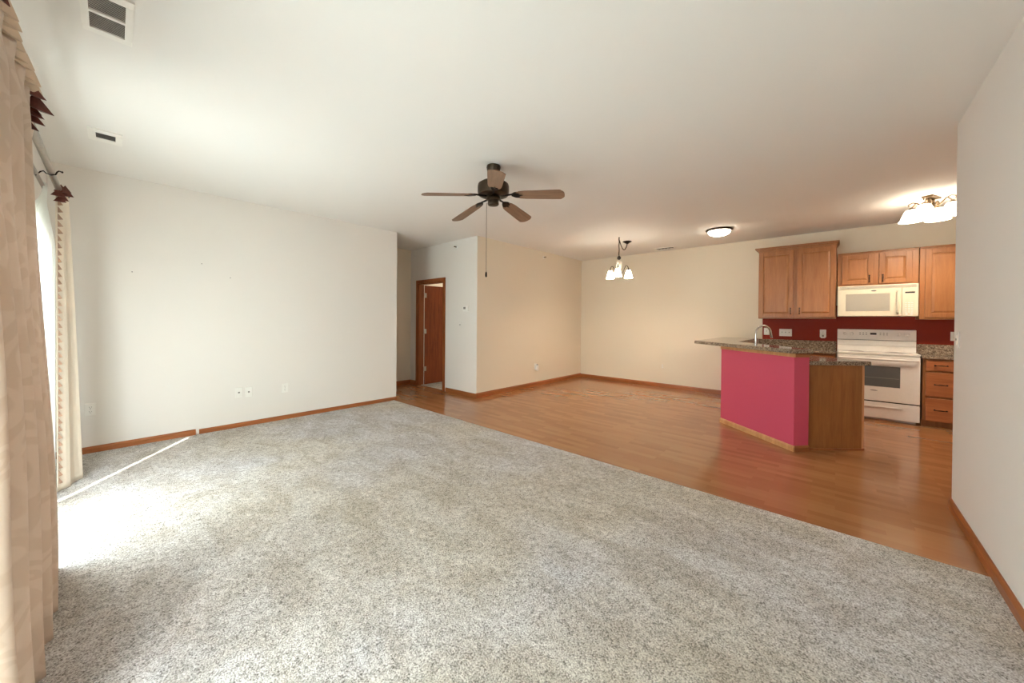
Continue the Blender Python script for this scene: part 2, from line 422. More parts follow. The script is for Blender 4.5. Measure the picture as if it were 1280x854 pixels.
# ------------------------------------------------------------------ curtains, rods
ROD = (-.216, .74); IROD = (-.262, .717)
cr = thing('curtain_rod', 'double pewter curtain rod above the patio door', 'curtain rod', (ROD[0]*S, 0, z(ROD[1])))
MB().tube([(0, .0, 0), (0, 3.46*S, 0)], .017, 16).out('front_rod', m_rodm, cr, True)
MB().tube([((IROD[0]-ROD[0])*S, .0, (IROD[1]-ROD[1])*S), ((IROD[0]-ROD[0])*S, 3.335*S, (IROD[1]-ROD[1])*S)], .011, 12).out('rear_rod', m_rodm, cr, True)
for yy in (.12, 2.98, 1.4):
    b = MB(); y_ = yy*S
    b.box((XW-ROD[0])*S+.001, (XW-ROD[0])*S+.009, y_-.014, y_+.014, -.05, .03, .002)
    b.tube([((XW-ROD[0])*S+.006, y_, -.012), ((IROD[0]-ROD[0])*S-.02, y_, -.008), ((IROD[0]-ROD[0])*S, y_, -.02-.024), ((IROD[0]-ROD[0])*S+.018, y_, -.014), (-.03, y_, -.006), (-.02, y_, -.018), (0, y_, -.024), (.02, y_, -.016), (.026, y_, .002), (.034, y_, .012), (.046, y_, .008)], .0042, 8)
    b.lathe([(.003, 0), (.006, .006), (.003, .012)], 8, (.048, y_, .002))
    b.out('bracket', m_bronzed, cr, True)
fn = MB().tube([(0, 3.46*S, 0), (.01, 3.475*S, .004), (.03, 3.485*S, .012), (.044, 3.488*S, 0), (.04, 3.488*S, -.016), (.028, 3.486*S, -.012)], [.017, .012, .009, .008, .006, .004], 10)
fn.out('finial', m_bronzed, cr, True)

def smooth01(t): t = max(0, min(1, t)); return t*t*(3-2*t)
# near drape
nd = thing('drape', 'near beige damask drape with ruffled header filling the left edge of the view', 'curtain', (ROD[0]*S, 1.8*S, 0), 0, 'drapes at the patio door')
ox, oy = ROD[0]*S, 1.8*S
Y0, Y1 = 1.22, 2.32
folds = []
def nd_fn(a, b):
    zc = .80-(1.795)*b; ft = b
    Y = Y0+(Y1-Y0)*a
    Y = Y-.05*ft*smooth01(a)
    ph = 2*PI*(Y-Y0)/.165+1.3*math.sin(2.2*Y+.6*ft)
    sfold = math.sin(ph); sfold = math.copysign(abs(sfold)**.75, sfold)
    A = .016+.030*ft**.8
    X = -.212+.045*ft+A*sfold+.006*math.sin(3*ph*.37+5*zc)
    r = (-.0938+.0288*smooth01(ft)**.9)
    cap = r*Y-.001
    if X > cap: X = cap+(X-cap)*.05
    pinch = math.exp(-((zc-.74)/.05)**2)
    X = X*(1-pinch*.6)+(-.203)*pinch*.6
    X = max(X, -.247)
    Y2_ = Y+.012*math.cos(ph)*ft
    return (X*S-ox, Y2_*S-oy, z(zc))
MB().grid(nd_fn, 260, 90).out('drape_panel', m_drape, nd, 'all', None, .004)
def ruffle(name, mat, y0, y1, n, xi, zi, xo, zo, par, o3, amp=.02, lab=None):
    b = MB(); st = (y1-y0)/n
    for i in range(n):
        ya = y0+i*st; yb = ya+st*1.25
        j = random.uniform(-.006, .006); ko = random.uniform(-.007, .008)
        P_ = [(xi, ya, zi-.006), (xi, yb, zi), (xo+j+.007, yb-st*.05, zo+ko-amp*.9), (xo+j-.004, ya+st*.45, zo+ko+amp*.5), (xo+j-.013, ya+st*.02, zo+ko+amp*.15)]
        P_ = [Vector((p[0]*S-o3[0], p[1]*S-o3[1], z(p[2])-o3[2])) for p in P_]
        mid = sum(P_, Vector())/5+Vector((0, -.006, .01))
        for k in range(5):
            b.bm.faces.new([b.bm.verts.new(q) for q in (P_[k], P_[(k+1) % 5], mid)])
        lo = mid+Vector((0, .004, -.03))
        for k in range(5):
            b.bm.faces.new([b.bm.verts.new(q) for q in (P_[(k+1) % 5], P_[k], lo)])
    return b.out(name, mat, par, False, lab, .003, False)
ruffle('header_ruffle', m_ruf, 1.50, 2.13, 10, -.214, .80, -.180, .815, nd, (ox, oy, 0))
ruffle('ruffle_end', m_brownf, 1.36, 1.52, 3, -.214, .80, -.176, .80, nd, (ox, oy, 0), .03, 'brown satin end of the ruffle')
b = MB()
for (px_, py_, pz_, sz) in ((-.190, 2.12, .80, .05), (-.181, 2.15, .768, .06), (-.196, 2.17, .745, .045), (-.194, 2.19, .726, .042), (-.203, 2.20, .70, .032), (-.21, 2.17, .765, .06)):
    c_ = Vector((px_*S-ox, py_*S-oy, z(pz_)))
    vs = [b.bm.verts.new(c_+Vector(v)) for v in ((-.2*sz, 0, sz*.8), (-.8*sz, -.5*sz, -.4*sz), (.75*sz, -.2*sz, -.7*sz), (0, .8*sz, -.3*sz))]
    for f_ in ((0, 1, 2), (0, 2, 3), (0, 3, 1), (1, 3, 2)): b.bm.faces.new([vs[k] for k in f_])
b.out('pleat_tassel', m_brownf, nd, False, 'dark brown folded pleats')
# far drape
fd = thing('drape', 'far cream drape with zigzag brown edging hanging by the white wall', 'curtain', (ROD[0]*S, 3.4*S, 0), 0, 'drapes at the patio door')
ox, oy = ROD[0]*S, 3.4*S
bot = [(-.214, 3.255), (-.204, 3.275), (-.185, 3.295), (-.17, 3.32), (-.172, 3.35), (-.16, 3.385), (-.14, 3.415), (-.128, 3.43), (-.14, 3.46), (-.17, 3.485), (-.2, 3.5)]
top = [(-.228, 3.37), (-.214, 3.38), (-.207, 3.39), (-.203, 3.40), (-.206, 3.41), (-.200, 3.42), (-.196, 3.43), (-.19, 3.44), (-.196, 3.45), (-.204, 3.46), (-.212, 3.465)]
def lerp_path(pts, a):
    q = a*(len(pts)-1); i = min(int(q), len(pts)-2); t = q-i; t = t*t*(3-2*t)*.5+t*.5
    return (pts[i][0]*(1-t)+pts[i+1][0]*t, pts[i][1]*(1-t)+pts[i+1][1]*t)
def fd_fn(a, b):
    p, q = lerp_path(top, a), lerp_path(bot, a); k = b**.8
    zc = .775-1.765*b
    return ((p[0]*(1-k)+q[0]*k)*S-ox, (p[1]*(1-k)+q[1]*k)*S-oy, z(zc))
m_drapef = plain('cream_satin_drape', srgb(226, 214, 196), .6, 0, .04, 6)
MB().grid(fd_fn, 80, 50).out('drape_panel', m_drapef, fd, 'all', None, .004)
b = MB(); N = 40
for i in range(N):
    t0 = .03+.95*i/N; p = Vector(fd_fn(.06, t0)); q = Vector(fd_fn(.06, t0+.95/N*.85)); w_ = (.026 if i < 6 else .019)
    m_ = (p+q)/2; tip_ = Vector((m_.x+w_, m_.y-.012, q.z+.006))
    back = m_+Vector((-.004, -.012, 0)); p2 = p+Vector((0, -.014, 0)); q2 = q+Vector((0, -.014, 0))
    vs = [b.bm.verts.new(v) for v in (p+Vector((-.003, 0, 0)), q+Vector((-.003, 0, 0)), tip_, p2, q2)]
    for f_ in ((0, 1, 2), (3, 2, 4), (0, 2, 3), (1, 4, 2), (0, 3, 4, 1)): b.bm.faces.new([vs[k] for k in f_])
m_brownt = plain('tan_brown_edging', srgb(150, 118, 96), .5, 0, .15, 60)
b.out('zigzag_edging', m_brownt, fd, False, 'brown pleated zigzag edging')
b = MB()
for i, (dx, dy, dz, sz) in enumerate(((.012, .03, .02, .04), (.035, .045, .0, .045), (.0, .0, -.02, .04), (.03, .07, .03, .036), (.008, .02, -.06, .036), (.02, .03, -.045, .036))):
    c_ = Vector((dx, dy-.08, z(.725)+dz)); a_ = random.uniform(-.4, .4)
    vs = [b.bm.verts.new(c_+Vector(v)) for v in ((0, 0, sz), (-.9*sz, -.3*sz, -.5*sz), (.9*sz, -.3*sz, -.55*sz), (0, .7*sz, -.4*sz))]
    for f_ in ((0, 1, 2), (0, 2, 3), (0, 3, 1), (1, 3, 2)): b.bm.faces.new([vs[k] for k in f_])
b.out('pleat_tassel', m_brownf, fd, False, 'dark brown folded pleats')

# sheers
def sheer(name, lab, fn, nu, nv, loc):
    o = MB().grid(lambda a, c: tuple(Vector(fn(a, c))-Vector(loc)), nu, nv).out(name, m_sheer, None, 'all')
    o.location = loc; tag(o, lab, 'curtain', 'sheers behind the drapes'); return o
def sh_far(a, b):
    zc = .735-1.728*b
    t = smooth01(min(1, (.74-zc)/.42))
    lo = (IROD[0]+.004, 3.22-1.10*smooth01(min(1, (.74-zc)/.5)))
    mid_ = (IROD[0]+.012*(1-t)+.012*t, 3.27-.45*t)
    hi = (IROD[0]*(1-t)-.207*t, 3.325*(1-t)+3.07*t)
    if a < .45: q = a/.45; p = (lo[0]*(1-q)+mid_[0]*q, lo[1]*(1-q)+mid_[1]*q)
    else: q = (a-.45)/.55; p = (mid_[0]*(1-q**1.3)+hi[0]*q**1.3, mid_[1]*(1-q)+hi[1]*q)
    X = p[0]+(.003+.006*t)*math.sin(2*PI*a*13)*(1-.5*a)
    return (X*S, p[1]*S, z(zc))
sheer('sheer_curtain', 'white sheer gathered at the rod end, glowing beside the far drape', sh_far, 200, 50, (IROD[0]*S, 3.0*S, 0))
def sh_near(a, b):
    zc = .735-1.72*b; Y = .02+2.05*a
    X = IROD[0]-.002+.008*math.sin(2*PI*a*24)
    return (X*S, Y*S, z(zc))
sheer('sheer_curtain', 'white sheer hanging behind the near damask drape', sh_near, 300, 20, (IROD[0]*S, 1.2*S, 0))

# ------------------------------------------------------------------ ceiling registers
def register(name, lab, x0, x1, y0, y1, ix0, ix1, iy0, iy1, banks, n, fm):
    cx, cy_ = (x0+x1)/2*S, (y0+y1)/2*S
    t = thing(name, lab, 'vent', (cx, cy_, ZT))
    L = lambda v, c: v*S-c
    fx0, fx1, fy0, fy1 = L(x0, cx), L(x1, cx), L(y0, cy_), L(y1, cy_); gx0, gx1, gy0, gy1 = L(ix0, cx), L(ix1, cx), L(iy0, cy_), L(iy1, cy_)
    b = MB().box(fx0, fx1, fy0, gy0, -.010, 0, .002).box(fx0, fx1, gy1, fy1, -.010, 0, .002).box(fx0, gx0, gy0, gy1, -.010, 0).box(gx1, fx1, gy0, gy1, -.010, 0)
    for k in range(1, banks):
        ym = gy0+(gy1-gy0)*k/banks; b.box(gx0, gx1, ym-.009, ym+.009, -.0095, -.001)
    b.out('vent_frame', m_plast, t)
    MB().box(gx0, gx1, gy0, gy1, -.0012, -.0004).out('duct_shade', m_dark, t)  # dark sheet painted for the shade inside the duct
    s_ = MB()
    for k in range(n):
        ym = gy0+(gy1-gy0)*(k+.5)/n
        if banks > 1 and abs(ym) < .011: continue
        s_.bm.verts.index_update()
        hw, d = (gy1-gy0)/n*.30, .0045
        vs = [s_.bm.verts.new(p) for p in ((gx0, ym-hw, -.0085), (gx1, ym-hw, -.0085), (gx1, ym+hw, -.003), (gx0, ym+hw, -.003))]
        s_.bm.faces.new(vs)
    s_.out('louvers', fm, t, False, None, .0012)
    return t
register('ceiling_register', 'large louvered return vent in the ceiling above the drape', -.079, .047, 1.79, 2.078, -.060, .027, 1.83, 2.045, 2, 26, m_plast)
register('ceiling_register', 'small white ceiling vent with a dark slot near the white wall', -.103, .034, 3.135, 3.335, -.072, .006, 3.185, 3.275, 1, 7, m_gray)
register('ceiling_register', 'dark ceiling vent close to the far kitchen wall', 5.33, 5.46, 1.74, 2.02, 5.36, 5.44, 1.76, 2.0, 1, 5, m_bronzed)

# ------------------------------------------------------------------ ceiling fan
fx, fy = 1.767*S, 1.782*S
fan = thing('ceiling_fan', 'dark bronze ceiling fan with five wooden blades and a pull chain', 'ceiling fan', (fx, fy, ZT))
Zf = lambda v: (v-H)*S
MB().lathe([(.05, 0), (.062, -.006), (.064, -.022), (.058, -.05), (.036, -.075), (.02, -.082)], 32).out('canopy', m_bronze, fan, True)
MB().lathe([(.011, -.08), (.011, Zf(.955))], 14).out('downrod', m_bronzed, fan, True)
MB().lathe([(.03, Zf(.962)), (.06, Zf(.962)), (.112, Zf(.954)), (.138, Zf(.94)), (.143, Zf(.925)), (.143, Zf(.885)), (.135, Zf(.868)), (.11, Zf(.86)), (.05, Zf(.858))], 40).out('motor_housing', m_bronze, fan, True)
MB().lathe([(.05, Zf(.86)), (.064, Zf(.85)), (.066, Zf(.838)), (.05, Zf(.832)), (.05, Zf(.815)), (.052, Zf(.806)), (.046, Zf(.798)), (.02, Zf(.794))], 28).out('switch_housing', m_bronze, fan, True)
tilt = Matrix.Rotation(R_(-3.2), 4, 'X')
first = None
zb = Zf(.868)
for k in range(5):
    if first is None:
        b = MB(); r0, r1 = .165*S, .492*S
        # blade outline, pitched about its length
        outl = [(r0, -.04), (r0+.03, -.054), (r0+.08, -.06), (r1-.12, -.068), (r1-.035, -.070), (r1-.008, -.046), (r1, -.03), (r1+.002, 0), (r1, .03), (r1-.008, .046), (r1-.035, .070), (r1-.12, .068), (r0+.08, .06), (r0+.03, .054), (r0, .04)]
        b.prism(outl, -.003, .003, .0012)
        bl = b.out('blade', m_blade, fan); bl.rotation_mode = 'XYZ'
        a = MB()
        a.tube([(.07, 0, -.004), (.11, 0, -.004), (.15, 0, .002), (.185, 0, .0065)], [.010, .009, .008, .007], 8)
        a.prism([(.17, -.012), (.2, -.034), (.225, -.04), (.25, -.03), (.245, -.012), (.285, -.006), (.292, 0), (.285, .006), (.245, .012), (.25, .03), (.225, .04), (.2, .034), (.17, .012)], .0032, .0075, .001)
        a.prism([(.17, -.010), (.2, -.032), (.222, -.038), (.245, -.028), (.24, -.010), (.275, 0), (.24, .010), (.245, .028), (.222, .038), (.2, .032), (.17, .010)], -.0075, -.0032, .001)
        ar = a.out('blade_arm', m_bronzed, bl, True); first = (bl, ar)
    else:
        bl = first[0].copy(); C.objects.link(bl); bl.parent = fan
        ar = first[1].copy(); C.objects.link(ar); ar.parent = bl
    th = R_(155.2-72*k)
    mw = tilt @ Matrix.Rotation(th, 4, 'Z') @ Matrix.Rotation(R_(6.2), 4, 'Y') @ Matrix.Rotation(R_(-12), 4, 'X')
    bl.matrix_local = Matrix.Translation((0, 0, zb)) @ mw
cx_, cy2 = -Rt.x*.046*S, -Rt.y*.046*S
ch = MB().tube([(cx_, cy2, Zf(.815)), (cx_, cy2, Zf(.335))], .0016, 6)
for i in range(120):
    zz = Zf(.81)-i*(.475*S/120); ch.lathe([(.0006, zz+.0022), (.0026, zz), (.0006, zz-.0022)], 6, (cx_, cy2, 0))
chn = ch.out('pull_chain', m_bronze, fan)
MB().lathe([(.003, Zf(.337)), (.007, Zf(.332)), (.0095, Zf(.318)), (.0095, Zf(.306)), (.005, Zf(.298))], 12, (cx_, cy2, 0)).out('chain_fob', m_bronzed, chn, True)

# ------------------------------------------------------------------ swag chandelier
hx, hy = 4.348*S, 2.089*S
chd = thing('chandelier', 'small swag chandelier with three lit bell shades over the dining corner', 'chandelier', (hx, hy, ZT))
dxc, dyc = (4.635-4.348)*S, (2.111-2.089)*S
MB().lathe([(.075, 0), (.078, -.006), (.05, -.02), (.03, -.034), (.012, -.045)], 28, (dxc, dyc, 0)).out('canopy', m_bronzed, chd, True)
MB().lathe([(.012, 0), (.012, -.01), (.005, -.02), (.008, -.032), (.004, -.04)], 12).out('ceiling_hook', m_bronzed, chd, True)
pts = []
for i in range(17):
    t = i/16; pts.append((dxc*(1-t), dyc*(1-t), -.045*(1-t)-.03*t-.16*math.sin(PI*t)**.9*(1-.35*t)))
cord = MB().tube(pts, .0075, 8)
pts = [(.004*math.sin(i*1.3), .004*math.cos(i*1.1), -.03-i*(Zf(.835)*-1-.03)/14) for i in range(15)]
cord.tube(pts, .0085, 8); cord.out('swag_cord', m_bronze, chd, True)
MB().lathe([(.006, Zf(.84)), (.02, Zf(.83)), (.03, Zf(.818)), (.034, Zf(.806)), (.026, Zf(.798)), (.016, Zf(.79)), (.02, Zf(.782))], 20).out('top_cap', m_bronzed, chd, True)
MB().lathe([(.022, Zf(.785)), (.044, Zf(.768)), (.05, Zf(.745)), (.047, Zf(.715)), (.036, Zf(.68)), (.026, Zf(.645)), (.022, Zf(.615))], 24).out('body', m_porc, chd, True, 'white porcelain body')
MB().lathe([(.024, Zf(.617)), (.028, Zf(.608)), (.02, Zf(.597)), (.007, Zf(.588)), (.01, Zf(.58)), (.004, Zf(.572))], 18).out('bottom_cap', m_bronze, chd, True)
base = math.atan2(Rt.y, Rt.x)
def bulb(parent, o, watts, col=(1, .86, .68)):
    ld = bpy.data.lights.new('lamp_bulb', 'POINT'); ld.energy = watts*LAMP; ld.color = col; ld.shadow_soft_size = .025
    lo_ = bpy.data.objects.new('lamp_bulb', ld); C.objects.link(lo_); lo_.parent = parent; lo_.location = o
def bell(b, n, o, r0, r1, zt, zb_):
    h_ = zt-zb_; prof = [(r0*.7, zt), (r0, zt-h_*.03), (r0*1.25, zt-h_*.2), (r1*.72, zt-h_*.5), (r1*.82, zt-h_*.75), (r1*.95, zt-h_*.93), (r1, zb_)]
    inner = [(max(.004, r-.004), q+.001) for r, q in prof[::-1]]
    return b.lathe(prof+inner, n, o, 'z', False)
sh0 = None
for k in range(3):
    a = base+R_(8)+k*2*PI/3; ca, sa = math.cos(a), math.sin(a); r_ = .172
    P_ = [(.022, .606), (.05, .60), (.08, .63), (.10, .68), (.125, .715), (.15, .712), (.168, .69), (.172, .672)]
    arm = MB().tube([(q*ca, q*sa, Zf(v)) for q, v in P_], .006, 8); arm.lathe([(.012, Zf(.68)), (.024, Zf(.67)), (.03, Zf(.656))], 14, (r_*ca, r_*sa, 0))
    arm.out('arm', m_bronze, chd, True)
    bell(MB(), 24, (r_*ca, r_*sa, 0), .030, .070, Zf(.662), Zf(.557)).out('lamp_shade', m_glowch, chd, True)
    bulb(chd, (r_*ca, r_*sa, Zf(.585)), 3.0)

# ------------------------------------------------------------------ flush dome light
fl = thing('flush_ceiling_light', 'round flush dome ceiling light with a bronze rim', 'ceiling light', (4.712*S, 1.029*S, ZT))
MB().lathe([(.150, 0), (.178, -.004), (.182, -.014), (.165, -.026), (.150, -.03)], 48).out('rim', m_bronze, fl, True)
MB().lathe([(.152, -.028), (.146, -.05), (.125, -.072), (.09, -.088), (.045, -.097), (.006, -.099)], 40).out('glass_dome', m_glowfl, fl, True)

# ------------------------------------------------------------------ kitchen four-light fixture
kt = thing('kitchen_ceiling_light', 'brushed metal ceiling fixture with four lit bell shades in the kitchen', 'ceiling light', (4.63*S, -.578*S, ZT), R_(-25))
MB().box(-.10, .10, -.045, .045, -.02, 0, .006).out('ceiling_plate', m_brass, kt)
cbr = MB()
for s_ in (-1, 1): cbr.box(s_*.045-.007, s_*.045+.007, -.011, .011, -.112, -.018, .002)
cbr.box(-.066, .066, -.015, .015, -.126, -.11, .004); cbr.box(-.042, .042, -.010, .010, -.055, -.043, .003)
cbr.out('center_frame', m_brass, kt)
for k in range(4):
    a = k*PI/2; ca, sa = math.cos(a), math.sin(a); r_ = .158
    P_ = [(.03, -.118), (.06, -.106), (.085, -.076), (.11, -.044), (.145, -.028), (.178, -.04), (.184, -.054), (.174, -.062)]
    am = MB().tube([(q*ca, q*sa, v) for q, v in P_], .006, 8)
    am.tube([(.12*ca, .12*sa, -.040), (.142*ca, .142*sa, -.07), (r_*ca, r_*sa, -.088)], .0055, 8)
    am.out('arm', m_brass, kt, True)
    MB().lathe([(.007, -.078), (.018, -.086), (.032, -.1), (.038, -.110)], 18, (r_*ca, r_*sa, 0)).out('shade_cup', m_brass, kt, True)
    bell(MB(), 28, (r_*ca, r_*sa, 0), .046, .102, -.107, -.240).out('lamp_shade', m_glowk, kt, True)
    bulb(kt, (r_*ca, r_*sa, -.205), 3.4)

# ------------------------------------------------------------------ kitchen cabinets (local: x right, -y out to the room)
def pull(parent, x, zc, vertical, y=-.022, L=.085):
    p = [(-L/2, 0), (-L/2, -.018), (-L*.3, -.027), (-L*.1, -.022), (L*.1, -.022), (L*.3, -.027), (L/2, -.018), (L/2, 0)]
    pt = [(x, y+o_, zc+a) if vertical else (x+a, y+o_, zc) for a, o_ in p]
    b = MB().tube(pt, [.005, .0045, .004, .006, .006, .004, .0045, .005], 8)
    for s_ in (-1, 1):
        c_ = (x, y, zc+s_*L/2) if vertical else (x+s_*L/2, y, zc); b.lathe([(.009, 0), (.007, -.004), (.004, -.006)], 10, c_, 'y')
    return b.out('handle', m_bronzed, parent, True)
def panel_front(name, parent, x0, x1, z0, z1, y=0.0, m=None, raised=True, st=.055, th=.02):
    b = MB(); m = m or m_cab
    if not raised:
        b.box(x0, x1, y-th, y, z0, z1, .005, 3); return b.out(name, m, parent)
    b.box(x0, x0+st, y-th, y, z0, z1, .003).box(x1-st, x1, y-th, y, z0, z1, .003)
    b.box(x0+st, x1-st, y-th, y, z0, z0+st, .003).box(x0+st, x1-st, y-th, y, z1-st, z1, .003)
    n0 = set(b.bm.faces); b.box(x0+st-.002, x1-st+.002, y-th*.55, y, z0+st-.002, z1-st+.002)
    for q in set(b.bm.faces)-n0: q.material_index = 1
    # raised field with sloped edges
    a0, a1, c0, c1 = x0+st+.004, x1-st-.004, z0+st+.004, z1-st-.004; g = .022; yb, yf = y-th*.55, y-th*.92
    o_ = [b.bm.verts.new(q) for q in ((a0, yb, c0), (a1, yb, c0), (a1, yb, c1), (a0, yb, c1))]
    i_ = [b.bm.verts.new(q) for q in ((a0+g, yf, c0+g), (a1-g, yf, c0+g), (a1-g, yf, c1-g), (a0+g, yf, c1-g))]
    for k in range(4): b.bm.faces.new((o_[k], o_[(k+1) % 4], i_[(k+1) % 4], i_[k]))
    b.bm.faces.new(i_)
    o = b.out(name, m, parent); o.data.materials.append(m_cabe); return o
XUL, XU = 5.345*S, 5.385*S
def upper(lab, xf, yl, yr, z0, z1, doors, crown, handles):
    t = thing('wall_cabinet', lab, 'cabinet', (xf, yl*S, 0), W)
    w_ = (yl-yr)*S; d = XK*S-xf-.001
    b = MB().box(0, w_, 0, d, z0, z1, .002)
    b.box(-.0, w_, -.004, d, z0-.012, z0, .002)
    b.out('cabinet_body', m_cab, t)
    cb = MB()
    if crown:
        pr = [(0, 0), (-.012, .012), (-.02, .03), (-.042, .045), (-.045, .058), (0, .058)]
        # front and both returns as one mitred moulding
        pts = [(0, d), (0, 0), (w_, 0), (w_, d)]
        for o_, h0, h1 in ((.008, 0, .014), (.022, .014, .034), (.044, .034, .046), (.048, .046, .058)):
            cb.box(-o_, w_+o_*.6, -o_-.001, d, z1+h0, z1+h1, .003)
    else:
        cb.box(0, w_, -.010, d, z1, z1+.02, .003)
    cb.out('crown_molding', m_cabe if not crown else m_cab, t)
    for (x0, x1, hx_) in doors:
        dr = panel_front('cabinet_door', t, x0*w_, x1*w_, z0+.012, z1-.02, -.001)
        if hx_ is not None: pull(dr, x0*w_+hx_*(x1-x0)*w_, z0+(handles), True)
    return t
upper('tall wall cabinet with crown molding and two doors above the dark red wall', XUL, .728, .012, z(.055), z(.862), [(.012, .475, .93), (.525, .988, .07)], True, .105)
upper('short two-door wall cabinet directly above the microwave', XU, .004, -.597, z(.408), z(.748), [(.06, .465, .88), (.535, .925, .12)], False, .085)
upper('single wall cabinet right of the microwave, cut off by the white wall', XU, -.603, -1.25, z(.052), z(.748), [(.055, .95, None)], False, .1)

# microwave
mw = thing('microwave', 'cream over-the-range microwave with a grey window', 'microwave', (5.322*S, .002*S, z(.072)), W)
mwW, mwH, mwD = .594*S, .326*S, XK*S-5.322*S-.002
MB().box(0, mwW, .0, mwD, 0, mwH, .004).out('microwave_body', m_cream, mw)
gr = MB().box(.004, mwW-.004, -.016, 0, mwH-.05, mwH-.004, .003)
gr.out('top_grille', m_cream, mw)
g2 = MB()
for k in range(5): g2.box(.02, mwW-.02, -.0175, -.0155, mwH-.044+k*.0075, mwH-.041+k*.0075)
g2.out('grille_slots', m_gray, mw)
dl = .805*mwW
md = MB().box(.004, dl, -.022, 0, .004, mwH-.054, .006).box(.075, dl-.095, -.0235, -.02, .06, mwH-.105, .001).out('microwave_door', m_cream, mw)
MB().box(.088, dl-.108, -.0245, -.0232, .072, mwH-.118).out('door_window', m_mwg, md, False, 'grey mesh window')
hdl = MB().tube([(dl-.035, -.02, .05), (dl-.035, -.048, .058), (dl-.035, -.055, .08), (dl-.035, -.055, mwH-.13), (dl-.035, -.048, mwH-.105), (dl-.035, -.02, mwH-.098)], .013, 10).out('handle', m_cream, md, True)
MB().lathe([(.026, 0), (.026, -.0025), (.020, -.0035)], 24, (mwW*.47, -.022, mwH-.078), 'y').out('maker_badge', m_gray, md)
for o_ in (bpy.data.objects['maker_badge'],):
    o_.scale = (1, 1, .38); o_.location = (0, 0, (mwH-.078)*.62)
cp = MB().box(dl+.004, mwW-.004, -.022, 0, .004, mwH-.054, .005).out('control_panel', m_cream, mw)
MB().box(dl+.03, mwW-.035, -.0235, -.0218, mwH-.125, mwH-.105).out('display', m_black, cp)
kb = MB()
for i in range(3):
    for j in range(6):
        kb.box(dl+.028+i*.028, dl+.048+i*.028, -.0232, -.0218, .05+j*.024, .062+j*.024, .002)
for i in range(2): kb.lathe([(.012, -.0218), (.012, -.0235)], 14, (dl+.045+i*.045, 0, .03), 'y')
kb.out('keypad', m_plast, cp)

# range
XR = 5.285
rg = thing('range', 'white freestanding electric range with a dark oven window', 'stove', (XR*S, 0, 0), W)
rw = .607*S; rd = XK*S-XR*S-.012
MB().box(.004, rw-.004, .02, rd, .03, .885, .003).box(.03, rw-.03, .05, rd-.02, 0, .03).out('range_body', m_white, rg)
ct = MB().box(0, rw, -.018, rd, .885, .912, .007, 3).out('cooktop', m_white, rg)
for (bx, by, br) in ((.2, .11, .085), (.58, .12, .1), (.2, .27, .07), (.58, .27, .07)): MB().lathe([(br, .0), (br, .0015)], 32, (bx, by, .9122)).out('burner_mark', m_gray, ct)
bg_ = MB(); yb0 = rd-.085
pr = [(yb0, .912), (yb0+.018, .985), (yb0+.012, 1.0), (yb0+.02, 1.215), (rd, 1.222), (rd, .912)]
va = [bg_.bm.verts.new((.002, a, c)) for a, c in pr]; vb = [bg_.bm.verts.new((rw-.002, a, c)) for a, c in pr]
for k in range(6): bg_.bm.faces.new((va[k], va[(k+1) % 6], vb[(k+1) % 6], vb[k]))
bg_.bm.faces.new(va[::-1]); bg_.bm.faces.new(vb)
bgo = bg_.out('backguard', m_white, rg)
MB().box(.0, rw, yb0+.010, yb0+.016, 1.065, 1.072).out('trim_line', m_gray, bgo)
for kx in (.085, .155, rw-.17, rw-.085):
    kn = MB().lathe([(.026, 0), (.026, -.006), (.019, -.009), (.017, -.024), (.012, -.027)], 20, (kx, yb0+.014, 1.155), 'y'); kn.box(kx-.003, kx+.003, yb0-.017, yb0-.012, 1.14, 1.17)
    kn.out('knob', m_white, bgo, True)
MB().box(rw*.44, rw*.52, yb0+.008, yb0+.017, 1.145, 1.172, .001).out('clock_display', m_black, bgo)
for s_ in (0, 1):
    kb = MB()
    for i in range(3):
        for j in range(2): kb.box(rw*(.30 if s_ == 0 else .56)+i*.032, rw*(.30 if s_ == 0 else .56)+i*.032+.016, yb0+.010, yb0+.017, 1.142+j*.024, 1.15+j*.024)
    kb.out('touch_pad', m_gray, bgo)
od = MB().box(.003, rw-.003, -.03, .018, .265, .872, .007, 3).out('oven_door', m_white, rg)
MB().box(.2*rw, .775*rw, -.0315, -.029, .46, .735, .001).out('oven_window', m_oveng, od, False, 'dark grey oven window')
MB().box(.215*rw, .76*rw, -.0322, -.0312, .575, .58).out('oven_rack', m_gray, od)
MB().tube([(.03, -.026, .825), (.034, -.062, .828), (.06, -.072, .828), (rw-.06, -.072, .828), (rw-.034, -.062, .828), (rw-.03, -.026, .825)], .014, 10).out('handle', m_white, od, True)
lg = MB().lathe([(.030, 0), (.030, -.002)], 24, (0, 0, 0), 'y').out('maker_badge', m_gray, od); lg.location = (rw*.47, -.0302, .405); lg.scale = (1.25, 1, .22)
dr = MB().box(.003, rw-.003, -.028, .018, .035, .25, .006, 3).box(.14*rw, .8*rw, -.04, -.026, .182, .2, .006, 2).out('drawer', m_white, rg)
MB().box(.01, rw-.01, -.012, .02, .25, .266).out('seam', m_dark, rg)  # dark strip painted for the shade in the gap above the drawer

# right base cabinet with drawers
XB = 5.30
rb = thing('base_cabinet', 'brown base cabinet with three drawers right of the range', 'cabinet', (XB*S, -.622*S, 0), W)
bw = .62*S; bd = XK*S-XB*S-.002
MB().box(0, bw, 0, bd, .08, z(-.3395), .002).box(.0, bw, .06, bd, 0, .08).out('cabinet_body', m_cabe, rb)
for (a, c) in ((-.452, -.352), (-.70, -.472), (-.94, -.72)):
    d_ = panel_front('drawer', rb, .025, .28, z(a), z(c), -.001, m_cabd, False)
    pull(d_, .152, (z(a)+z(c))/2, False, -.022, .10)
